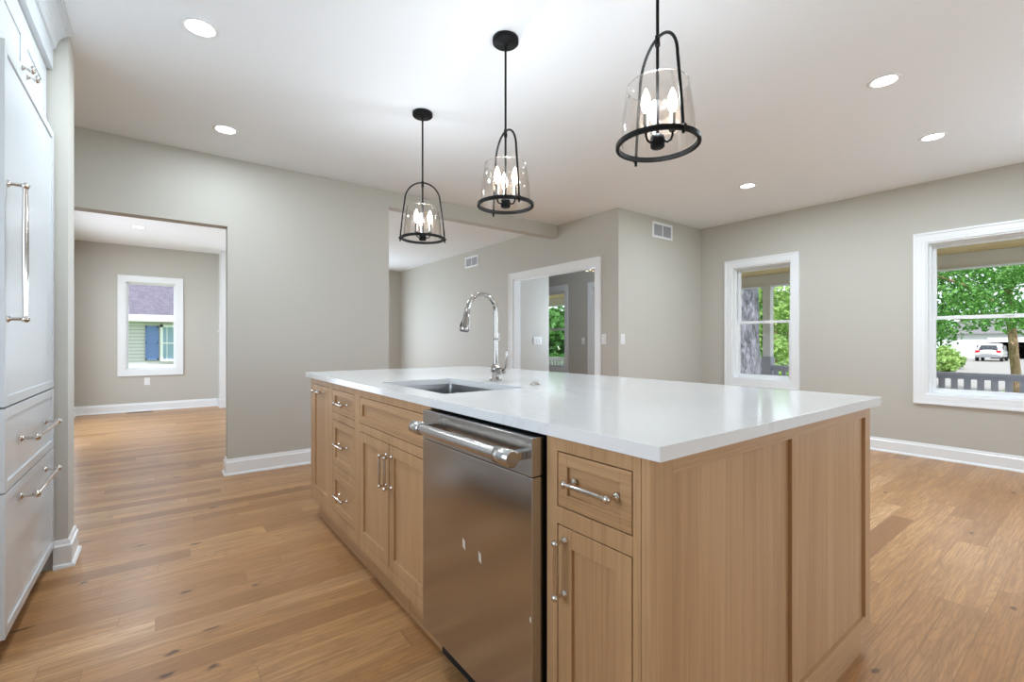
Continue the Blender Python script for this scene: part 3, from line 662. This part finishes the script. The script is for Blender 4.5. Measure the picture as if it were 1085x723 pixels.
def plate(axis, p, sgn, a, z, label, gang=1, outlet=False):
    w = .072 + .046 * (gang - 1); h = .118
    def P(m, t0, t1, aa, ab, za, zb):
        if axis == 'x': m.box(p + sgn * t0, p + sgn * t1, aa, ab, za, zb)
        else: m.box(aa, ab, p + sgn * t0, p + sgn * t1, za, zb)
        return m
    c = ((p + sgn * .001, a, z) if axis == 'x' else (a, p + sgn * .001, z))
    t = thing('outlet' if outlet else 'light_switch', c, label, 'outlet' if outlet else 'light switch')
    P(MB(), .0004, .006, a - w / 2, a + w / 2, z - h / 2, z + h / 2).build('plate', PLATE, t, bevel=.0015)
    for g in range(gang):
        ca = a + (g - (gang - 1) / 2) * .046
        if outlet:
            for s in (-1, 1):
                r = P(MB(), .006, .0075, ca - .016, ca + .016, z + s * .020 - .013, z + s * .020 + .013).build('socket', PLATE, t, bevel=.001)
                sl = MB(); P(sl, .0075, .0077, ca - .007, ca - .005, z + s * .020 - .004, z + s * .020 + .006); P(sl, .0075, .0077, ca + .005, ca + .007, z + s * .020 - .004, z + s * .020 + .006); sl.build('slot', PLATE2, r)
        else:
            P(MB(), .006, .0068, ca - .017, ca + .017, z - .034, z + .034).build('rocker_frame', PLATE2, t)
            P(MB(), .006, .010, ca - .015, ca + .015, z - .032, z + .032).build('rocker', PLATE, t, bevel=.001)
    return t
plate('y', YC, -1, 4.222, 1.146, 'single white light switch on the short wall just right of the corner')
plate('x', XB, -1, 3.695, 1.146, 'single white light switch beside the right casing of the doorway')
plate('x', XB, -1, 5.83, 1.19, 'white light switch on the living room wall behind the faucet')
plate('y', 5.457, -1, 4.62, 1.13, 'triple white light switch on the wall inside the doorway', gang=3)
plate('x', XD, -1, 5.68, 1.13, 'white light switch on the dark foyer wall right of the tall window', gang=1)
plate('y', YF, -1, -.195, .475, 'white outlet on the wall below the far dining room window', outlet=True)
fv = thing('floor_vent', (-.28, 9.36, 0), 'dark slotted floor vent below the far dining room window', 'vent')
m = MB().box(-.44, -.12, 9.31, 9.41, .0003, .004); m.build('frame', plain('bronze_register', (.12, .08, .05), .4), fv)
s = MB()
for k in range(14): s.box(-.43 + k * .0225, -.42 + k * .0225, 9.32, 9.40, .004, .005)
s.build('slot', DARK, fv)
# foyer chandelier
ch = thing('hanging_light', (4.83, 4.52, H), 'small brass hanging light near the top of the doorway', 'hanging light')
MB().lathe((4.83, 4.52, H), [(0, -.001), (.06, -.001), (.06, -.02), (.01, -.03), (0, -.03)], 24).build('canopy', BRASS, ch)
MB().tube([(4.83, 4.52, H - .02), (4.83, 4.52, 2.18)], .005, 10).build('rod', BRASS, ch)
m = MB().lathe((4.83, 4.52, 2.14), [(0, -.03), (.012, -.02), (.02, 0), (.012, .03), (0, .05)], 16).torus((4.83, 4.52, 2.125), .085, .006)
for k in range(4): a = pi / 2 * k + .4; m.tube([(4.83, 4.52, 2.14), (4.83 + .05 * cos(a), 4.52 + .05 * sin(a), 2.12), (4.83 + .088 * cos(a), 4.52 + .088 * sin(a), 2.128)], .004, 8)
m.build('arm_ring', BRASS, ch)
for k in range(4):
    a = pi / 2 * k + .4; MB().lathe((4.83 + .088 * cos(a), 4.52 + .088 * sin(a), 2.13), [(0, 0), (.012, 0), (.02, .02), (.022, .05), (.018, .07)], 12).build('glass_cup', SHADE, ch)

# ================================================================== OUTDOORS
GZ = -.65
def leafy(name, cols, rough=.6):
    m, nt, b = newmat(name); f = noise(nt, mapping(nt, (1, 1, 1)), 3.5, 2); g = noise(nt, mapping(nt, (1, 1, 1)), 23, 1)
    c = mixcol(nt, .55, ramp(nt, f, [(.35, cols[0]), (.65, cols[1])]), ramp(nt, g, [(.40, cols[0]), (.58, cols[2])]))
    nt.links.new(c, b.inputs['Base Color']); b.inputs['Roughness'].default_value = rough
    tr = nt.nodes.new('ShaderNodeBsdfTranslucent'); nt.links.new(c, tr.inputs[0]); mx = nt.nodes.new('ShaderNodeMixShader'); mx.inputs[0].default_value = .35
    out = [n for n in nt.nodes if n.type == 'OUTPUT_MATERIAL'][0]
    nt.links.new(b.outputs[0], mx.inputs[1]); nt.links.new(tr.outputs[0], mx.inputs[2]); nt.links.new(mx.outputs[0], out.inputs[0]); return m
LEAF = leafy('bright_maple_leaves', [(.02, .10, .015), (.09, .30, .04), (.30, .60, .14)])
LEAFD = leafy('deep_green_leaves', [(.03, .12, .02), (.08, .26, .05), (.20, .44, .10)])
LEAFY = leafy('yellow_green_leaves', [(.12, .26, .04), (.32, .50, .12), (.55, .70, .25)])
GRASS = leafy('lawn_grass', [(.20, .30, .12), (.32, .44, .20), (.45, .55, .30)])
def bark_mat(name, a, b_, s=7):
    m, nt, b = newmat(name); f = noise(nt, mapping(nt, (s, s, s * .22)), 1, 6, .7, 1.4)
    nt.links.new(ramp(nt, f, [(.35, a), (.62, b_)]), b.inputs['Base Color']); b.inputs['Roughness'].default_value = .9
    bp = nt.nodes.new('ShaderNodeBump'); bp.inputs['Strength'].default_value = 1; bp.inputs['Distance'].default_value = .06; nt.links.new(f, bp.inputs['Height']); nt.links.new(bp.outputs[0], b.inputs['Normal']); return m
BARK = bark_mat('grey_ridged_bark', (.07, .065, .065), (.36, .36, .40), 13); BARKB = bark_mat('brown_bark', (.28, .16, .09), (.62, .42, .28), 12)
PORCHG = plain('shadow_grey_porch_paint', (.42, .43, .52), .5); PORCHW = plain('pale_grey_porch_paint', (.80, .80, .84), .5)  # grey-blue is the railing's shadow side put into the colour
CONC = plain('pale_concrete', (.25, .235, .21), .8, bump=.2, bscale=5)
def beadboard():
    m, nt, b = newmat('pine_porch_ceiling'); tc = nt.nodes.new('ShaderNodeTexCoord'); sp = nt.nodes.new('ShaderNodeSeparateXYZ'); nt.links.new(tc.outputs['Object'], sp.inputs[0])
    fr_ = math_(nt, 'FRACT', math_(nt, 'DIVIDE', sp.outputs[0], .085)); j = math_(nt, 'LESS_THAN', fr_, .08)
    f = noise(nt, mapping(nt, (14, .9, 1)), 1, 4, .6, 1.0)
    c = mixcol(nt, j, ramp(nt, f, [(.3, (.78, .55, .24)), (.6, (.98, .80, .42))]), (.25, .17, .08)); nt.links.new(c, b.inputs['Base Color']); b.inputs['Roughness'].default_value = .5; return m
PINE = beadboard()
struct('lawn', MB().box(-60, 120, -60, 110, GZ - .3, GZ), GRASS)
struct('driveway', MB().add([(23, 2.6, GZ + .01), (80, 4.0, GZ + .01), (80, 15, GZ + .01), (40, 9.2, GZ + .01), (23, 5.4, GZ + .01), (23, 2.6, GZ - .2), (80, 4.0, GZ - .2), (80, 15, GZ - .2), (40, 9.2, GZ - .2), (23, 5.4, GZ - .2)],
       [(0, 1, 2, 3, 4), (9, 8, 7, 6, 5), (0, 5, 6, 1), (1, 6, 7, 2), (2, 7, 8, 3), (3, 8, 9, 4), (4, 9, 5, 0)]), CONC)
struct('porch_floor', MB().box(XD + .14, 7.75, -4, 9.6, -.30, -.08), PORCHW)
struct('bounce_slab', MB().box(8.0, 14.5, -8, 12, GZ - .1, GZ + .01), CONC)  # unseen pale slab added to bounce light up under the porch
struct('porch_ceiling', MB().box(XD + .14, 8.2, -4, 9.8, 2.175, 2.26), PINE)
struct('porch_roof', MB().box(XD + .14, 8.35, -4.2, 10, 2.262, 2.40), PORCHG)
struct('porch_beam', MB().box(7.6, 7.75, -4, 9.6, 2.006, 2.174).box(7.58, 7.77, -4, 9.6, 1.99, 2.006), PORCHW, bevel=.004)
def post(y, label):
    t = thing('porch_post', (7.66, y, -.08), label, 'post', 'porch posts')
    MB().box(7.60, 7.72, y - .058, y + .058, .88, 1.94).build('shaft', PORCHW, t, bevel=.006)
    MB().box(7.585, 7.735, y - .072, y + .072, -.078, .86).box(7.59, 7.73, y - .066, y + .066, .86, .88).build('pedestal', PORCHG, t, bevel=.005)
    MB().box(7.587, 7.733, y - .070, y + .070, 1.94, 1.989).build('capital', PORCHW, t, bevel=.005); return t
post(3.396, 'grey square porch post seen through the narrow window')
def railing(y0, y1, label, mat, name='porch_railing'):
    t = thing(name, (7.64, (y0 + y1) / 2, -.08), label, 'railing', 'porch railings')
    MB().box(7.595, 7.685, y0, y1, .705, .745).box(7.615, 7.665, y0, y1, .668, .705).build('top_rail', mat, t, bevel=.004)
    MB().box(7.615, 7.665, y0, y1, .02, .07).build('bottom_rail', mat, t, bevel=.004)
    for yy in (y0 + .3, y1 - .3): MB().box(7.62, 7.66, yy - .03, yy + .03, -.079, .02).build('foot', mat, t)
    y = y1 - .045
    while y > y0 + .05:
        MB().box(7.628, 7.652, y - .0295, y + .0295, .07, .668).build('baluster', mat, t); y -= .113
    return t
railing(-1.2, 3.31, 'shadow-grey picket railing crossing both right-hand windows', PORCHG)
railing(6.2, 9.2, 'porch railing seen low in the window beyond the doorway', plain('lit_white_railing_paint', (.80, .82, .84), .45))  # lit copy of the shaded railing colour

def cluster(m, c, r, n, size, flat=.8, rng=random, hollow=.35):
    for _ in range(n):
        while True:
            p = Vector((rng.uniform(-1, 1), rng.uniform(-1, 1), rng.uniform(-1, 1)))
            if hollow < p.length < 1: break
        P = Vector((c[0] + p.x * r[0], c[1] + p.y * r[1], c[2] + p.z * r[2])); s = size * rng.uniform(.6, 1.3)
        n_ = Vector((rng.gauss(0, 1), rng.gauss(0, 1), rng.gauss(.6, 1))).normalized(); u = n_.orthogonal().normalized(); a = rng.uniform(0, 6.28); v = n_.cross(u)
        u, v = u * cos(a) + v * sin(a), -u * sin(a) + v * cos(a)
        m.add([P - u * s, P + v * s * .55, P + u * s, P - v * s * .55, ], [(0, 1, 2, 3)])
def trunkmb(base, top, r0, r1, n=16, wob=.08, seed=1):
    rg = random.Random(seed); pts = []; rs = []; N = 12
    for k in range(N + 1):
        f = k / N; p = Vector(base).lerp(Vector(top), f) + Vector((rg.uniform(-1, 1), rg.uniform(-1, 1), 0)) * wob * r0; pts.append(p); rs.append((r0 + (r1 - r0) * f) * (1 + .35 * math.exp(-f * 14)) * rg.uniform(.96, 1.04))
    return MB().tube(pts, rs, n)
# maple in front of the wide window
mp_ = thing('tree', (22, 2.03, GZ), 'leafy green maple with a brown trunk filling the wide right window', 'tree')
tk = trunkmb((22, 2.03, GZ), (22, 2.4, 4.8), .12, .09, seed=3)
for (a, b) in (((22, 2.3, 2.2), (19.2, 3.9, 3.4)), ((22, 2.3, 2.6), (20, 1.2, 4.2)), ((22, 2.2, 2.0), (20.4, 3.2, 1.75)), ((22, 2.2, 3), (23, 4.8, 4.6))): tk.tube([a, tuple(Vector(a).lerp(Vector(b), .5) + Vector((0, 0, .15))), b], [.06, .045, .02], 8)
tk.build('trunk', BARKB, mp_)
mm = MB(); rg = random.Random(11)
for k in range(120):
    yy = rg.uniform(.2, 6.4); xx = rg.uniform(16.5, 22.2); zlo = 1.35 if yy < .1 * xx + .75 else .95
    zz = rg.uniform(zlo + .25, 4.3); cluster(mm, (xx, yy, zz), (rg.uniform(.7, 1.1), rg.uniform(.5, .9), .34), 150, .075, rng=rg, hollow=0)
mm.build('foliage', LEAF, mp_)
# big grey trunk through the narrow window
bt = thing('tree', (10.85, 5.36, GZ), 'thick grey ridged tree trunk seen through the narrow window', 'tree')
t2 = trunkmb((10.85, 5.36, GZ), (10.75, 5.5, 6.5), .40, .33, 26, .03, seed=5); t2.build('trunk', BARK, bt)
mm = MB(); rg = random.Random(12)
for k in range(22): cluster(mm, (10.8 + rg.uniform(-2.4, 2.4), 5.5 + rg.uniform(-1.5, 3), rg.uniform(4.3, 6.8)), (.9, .9, .5), 110, .10, rng=rg, hollow=0)
mm.build('foliage', LEAFD, bt)
rg = random.Random(13); mm = MB()
for k in range(60): z = rg.uniform(0.4, 3.2); cluster(mm, (11.02 + rg.uniform(-.03, .03), 4.99 + rg.uniform(-.03, .04), z), (.05, .05, .12), 6, .05, rng=rg, hollow=0)
mm.build('ivy', LEAFD, bt)
def blob_tree(name, c, r, mat, label, n, size, seed, trunk=True, group=None, tr=.15):
    t = thing(name, (c[0], c[1], GZ), label, 'bush' if name == 'bush' else 'tree', group); rg = random.Random(seed); m = MB()
    cluster(m, c, tuple(q * .82 for q in r), n // 2, size, rng=rg, hollow=.5)
    for k in range(16):
        p = Vector((rg.uniform(-1, 1), rg.uniform(-1, 1), rg.uniform(-.8, 1))).normalized()
        cluster(m, (c[0] + p.x * r[0] * .8, c[1] + p.y * r[1] * .8, c[2] + p.z * r[2] * .8), (r[0] * .36, r[1] * .36, r[2] * .30), n // 18, size, rng=rg, hollow=.2)
    m.build('foliage', mat, t)
    if trunk: trunkmb((c[0], c[1], GZ), (c[0], c[1], c[2] + r[2] * .3), tr, tr * .5, 10, seed=seed).build('trunk', BARKB, t)
    return t
blob_tree('tree', (26, 11.2, 1.9), (3, 2.2, 2.4), LEAFY, 'light green tree right of the grey trunk in the narrow window', 3800, .15, 21)
blob_tree('bush', (19.5, 8.35, .3), (1.4, .9, .9), LEAFY, 'low pale green bush behind the railing in the narrow window', 1500, .09, 22, False)
blob_tree('bush', (13.2, 13.9, .9), (2.0, 2.0, 1.7), LEAFD, 'dense green bush seen in the window beyond the doorway', 4200, .13, 23, False)
blob_tree('bush', (41, 7.15, .0), (1.3, 1.0, .85), LEAFY, 'yellow green bush left of the parked car', 1200, .14, 24, False, 'bushes beside the driveway')
blob_tree('bush', (36, 6.1, -.15), (1.0, .6, .55), LEAFY, 'low pale bush nearest to the railing beside the driveway', 700, .12, 25, False, 'bushes beside the driveway')
rg = random.Random(31)
far = [(84, -16, 6), (86, -2, 6.5), (90, 22, 6.0), (88, 36, 7), (80, 50, 7), (69, 63, 7), (55, 74, 7), (39, 82, 7), (22, 88, 7)]
labs = ['first far tree from the right beyond the lawn', 'tall far tree right of the garage', 'far tree left of the white garage', 'second far tree left of the garage', 'third far tree left of the garage', 'far tree behind the grey trunk', 'far tree behind the light green tree', 'far tree behind the dense bush', 'leftmost far tree behind the porch']
for k, (x, y, s) in enumerate(far): blob_tree('tree', (x, y, s * .55), (s, s, s * .75), LEAFD if k % 2 else LEAF, labs[k], 1800, .55, 40 + k, True, 'far trees behind the lawn', tr=.3)

# garage and car
SIDW = plain('pale_siding_paint', (.55, .56, .55), .6); ROOFG = plain('grey_shingles', (.25, .24, .25), .8, bump=.3, bscale=9)
ga = thing('garage', (74, 7.0, GZ), 'white garage with a dark open doorway behind the parked car', 'garage')
MB().box(70, 70.2, 5.1, 5.5, GZ, 2.0).box(70, 70.2, 8.5, 12.5, GZ, 2.0).box(70, 70.2, 5.5, 8.5, 1.25, 2.0).box(70, 78, 5.1, 5.3, GZ, 2.0).box(70, 78, 12.3, 12.5, GZ, 2.0).box(77.8, 78, 5.3, 12.3, GZ, 2.0).build('wall', SIDW, ga)
MB().prism([(4.6, 2.0), (13.0, 2.0), (8.8, 4.4)], 'x', 69.6, 78.4).build('roof', ROOFG, ga)
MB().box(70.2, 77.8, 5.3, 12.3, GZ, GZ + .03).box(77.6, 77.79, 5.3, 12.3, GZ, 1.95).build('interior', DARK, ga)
MB().box(69.9, 70, 5.3, 8.7, 1.1, 1.6).build('header_trim', TRIM, ga)
car = thing('car', (61, 7.3, GZ + .012), 'white hatchback car parked facing the garage, seen from behind', 'car')
CARP = plain('white_car_paint', (.82, .80, .80), .2, coat=1); CARG = plain('dark_car_glass', (.03, .035, .04), .08); RED = plain('red_tail_lamp', (.55, .02, .03), .2); TYRE = RUBBER
st = [(-2.15, .50, .55, .78, .30), (-2.1, .80, .42, .98, .34), (-1.95, .86, .36, 1.05, .38), (-1.55, .88, .34, 1.50, .56), (-1.0, .89, .34, 1.62, .62), (0, .90, .34, 1.64, .64), (.55, .90, .34, 1.52, .60), (1.15, .89, .34, 1.06, .70), (1.9, .84, .36, .92, .70), (2.15, .66, .45, .78, .5)]
rings = []
for (xx, hw, zb_, zt_, tw) in st:
    belt = min(.98, zt_ - .02)
    ring = [(hw * .9, zb_), (hw, zb_ + .12), (hw, belt * .8), (hw * .97, belt), (tw + .04, zt_ - .06), (tw * .8, zt_), (0, zt_ + .015)]
    full = ring + [(-a, b) for a, b in ring[-2::-1]]; rings.append([(61 + xx, 7.3 + a, GZ + b) for a, b in full])
n = len(rings[0]); vs = [v for r in rings for v in r]; fs = [(i * n + k, i * n + (k + 1) % n, (i + 1) * n + (k + 1) % n, (i + 1) * n + k) for i in range(len(rings) - 1) for k in range(n)] + [tuple(range(n)), tuple(range((len(rings) - 1) * n, len(rings) * n))[::-1]]
MB().add(vs, fs, True).build('body', CARP, car)
MB().add([(59.02, 7.3 - .62, GZ + 1.07), (59.02, 7.3 + .62, GZ + 1.07), (59.38, 7.3 + .50, GZ + 1.47), (59.38, 7.3 - .50, GZ + 1.47), (59.1, 7.3 - .62, GZ + 1.06), (59.1, 7.3 + .62, GZ + 1.06), (59.5, 7.3 + .50, GZ + 1.46), (59.5, 7.3 - .50, GZ + 1.46)], [(0, 1, 2, 3), (7, 6, 5, 4), (0, 4, 5, 1), (1, 5, 6, 2), (2, 6, 7, 3), (3, 7, 4, 0)]).build('rear_window', CARG, car)
for s in (-1, 1):
    MB().box(58.86, 59.1, 7.3 + s * .66 - .16, 7.3 + s * .66 + .16, GZ + .80, GZ + 1.02).build('tail_light', RED, car, bevel=.02)
    MB().prism([(60.0, GZ + 1.02), (62.0, GZ + 1.02), (61.5, GZ + 1.42), (60.1, GZ + 1.45)], 'y', 7.3 + s * .86, 7.3 + s * .80).build('side_window', CARG, car)
    for xx in (59.6, 62.4):
        w = MB().lathe((xx, 7.3 + s * .78, GZ + .333), [(.12, -.1), (.30, -.1), (.32, -.07), (.32, .07), (.30, .1), (.12, .1), (.12, -.1)], 24, 'y').build('wheel', TYRE, car)
        MB().lathe((xx, 7.3 + s * .78, GZ + .333), [(0, -.08), (.2, -.09), (.2, .09), (0, .08)], 16, 'y').build('hub', NICKEL, w)
MB().box(58.78, 59.0, 6.5, 8.1, GZ + .36, GZ + .62).build('rear_bumper', plain('grey_bumper', (.25, .25, .26), .5), car, bevel=.04)
MB().box(58.80, 58.845, 7.05, 7.55, GZ + .68, GZ + .80).build('licence_plate', PLATE, car)

# neighbour's house behind the dining room window
def siding():
    m, nt, b = newmat('pale_lap_siding'); tc = nt.nodes.new('ShaderNodeTexCoord'); sp = nt.nodes.new('ShaderNodeSeparateXYZ'); nt.links.new(tc.outputs['Object'], sp.inputs[0])
    b.inputs['Base Color'].default_value = (.62, .60, .60, 1); b.inputs['Roughness'].default_value = .6
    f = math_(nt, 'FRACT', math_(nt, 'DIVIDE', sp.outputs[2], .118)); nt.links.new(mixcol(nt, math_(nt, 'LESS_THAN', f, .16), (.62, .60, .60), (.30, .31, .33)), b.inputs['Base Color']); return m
def shingles():
    m, nt, b = newmat('mauve_shingles'); br = nt.nodes.new('ShaderNodeTexBrick'); nt.links.new(mapping(nt, (1, 1, 1)), br.inputs[0]); br.inputs['Scale'].default_value = 5.5; br.inputs['Row Height'].default_value = .35; br.inputs['Mortar Size'].default_value = .02
    br.inputs['Color1'].default_value = (.13, .115, .15, 1); br.inputs['Color2'].default_value = (.18, .16, .20, 1); br.inputs['Mortar'].default_value = (.08, .07, .09, 1)
    nt.links.new(br.outputs[0], b.inputs['Base Color']); b.inputs['Roughness'].default_value = .85; return m
nh = thing('house', (0, 24, -1.2), "neighbour's pale house with mauve shingle roof seen through the far window", 'house')
MB().box(-9, 8, 20, 28, GZ, 1.87).build('wall', siding(), nh)
MB().prism([(19.6, 1.86), (19.6, 2.02), (24.2, 5.6), (28.4, 2.02), (28.4, 1.86)], 'x', -9.4, 8.4).build('roof', shingles(), nh)
MB().box(-9.4, 8.4, 19.56, 19.6, 1.80, 2.02).box(-9.4, 8.4, 19.6, 20, 1.80, 1.86).build('eave_trim', TRIM, nh)
MB().box(-9.02, 8.02, 19.96, 20, GZ, .34).build('skirt_trim', TRIM, nh)
for (a, b) in ((-.46, -.10), (.98, 1.34)):
    m = MB(); m.box(a, a + .04, 19.95, 20, .50, 1.66).box(b - .04, b, 19.95, 20, .50, 1.66).box(a, b, 19.95, 20, .50, .56).box(a, b, 19.95, 20, 1.60, 1.66).box(a, b, 19.95, 20, 1.06, 1.11).box(a, b, 19.965, 20, .50, 1.66)
    m.build('shutter', plain('blue_shutter_paint', (.16, .24, .50), .5), nh)
wn_ = MB().box(-.06, .02, 19.94, 20, .44, 1.70).box(.86, .94, 19.94, 20, .44, 1.70).box(-.06, .94, 19.94, 20, 1.62, 1.70).box(-.06, .94, 19.93, 20, .44, .52).box(.02, .86, 19.95, 20, 1.05, 1.09).box(.12, .14, 19.96, 20, .52, 1.62).build('window', TRIM, nh)
MB().box(.02, .86, 19.975, 19.985, .52, 1.62).build('pane', plain('blue_grey_pane', (.30, .42, .52), .1), wn_)
MB().box(.02, .86, 19.986, 20, .52, 1.62).build('dark_backing', plain('dark_room_behind', (.05, .06, .08), .7), wn_)  # dark sheet behind the pane, painted shade of the unlit room
rv = MB().box(.28, .46, 21.2, 21.5, 3.0, 3.62).build('roof_vent', TRIM, nh); MB().box(.36, .44, 21.18, 21.2, 3.3, 3.5).build('vent_opening', DARK, rv)

# tidy: drop helper property
for o in bpy.data.objects:
    if '_o' in o.keys(): del o['_o']
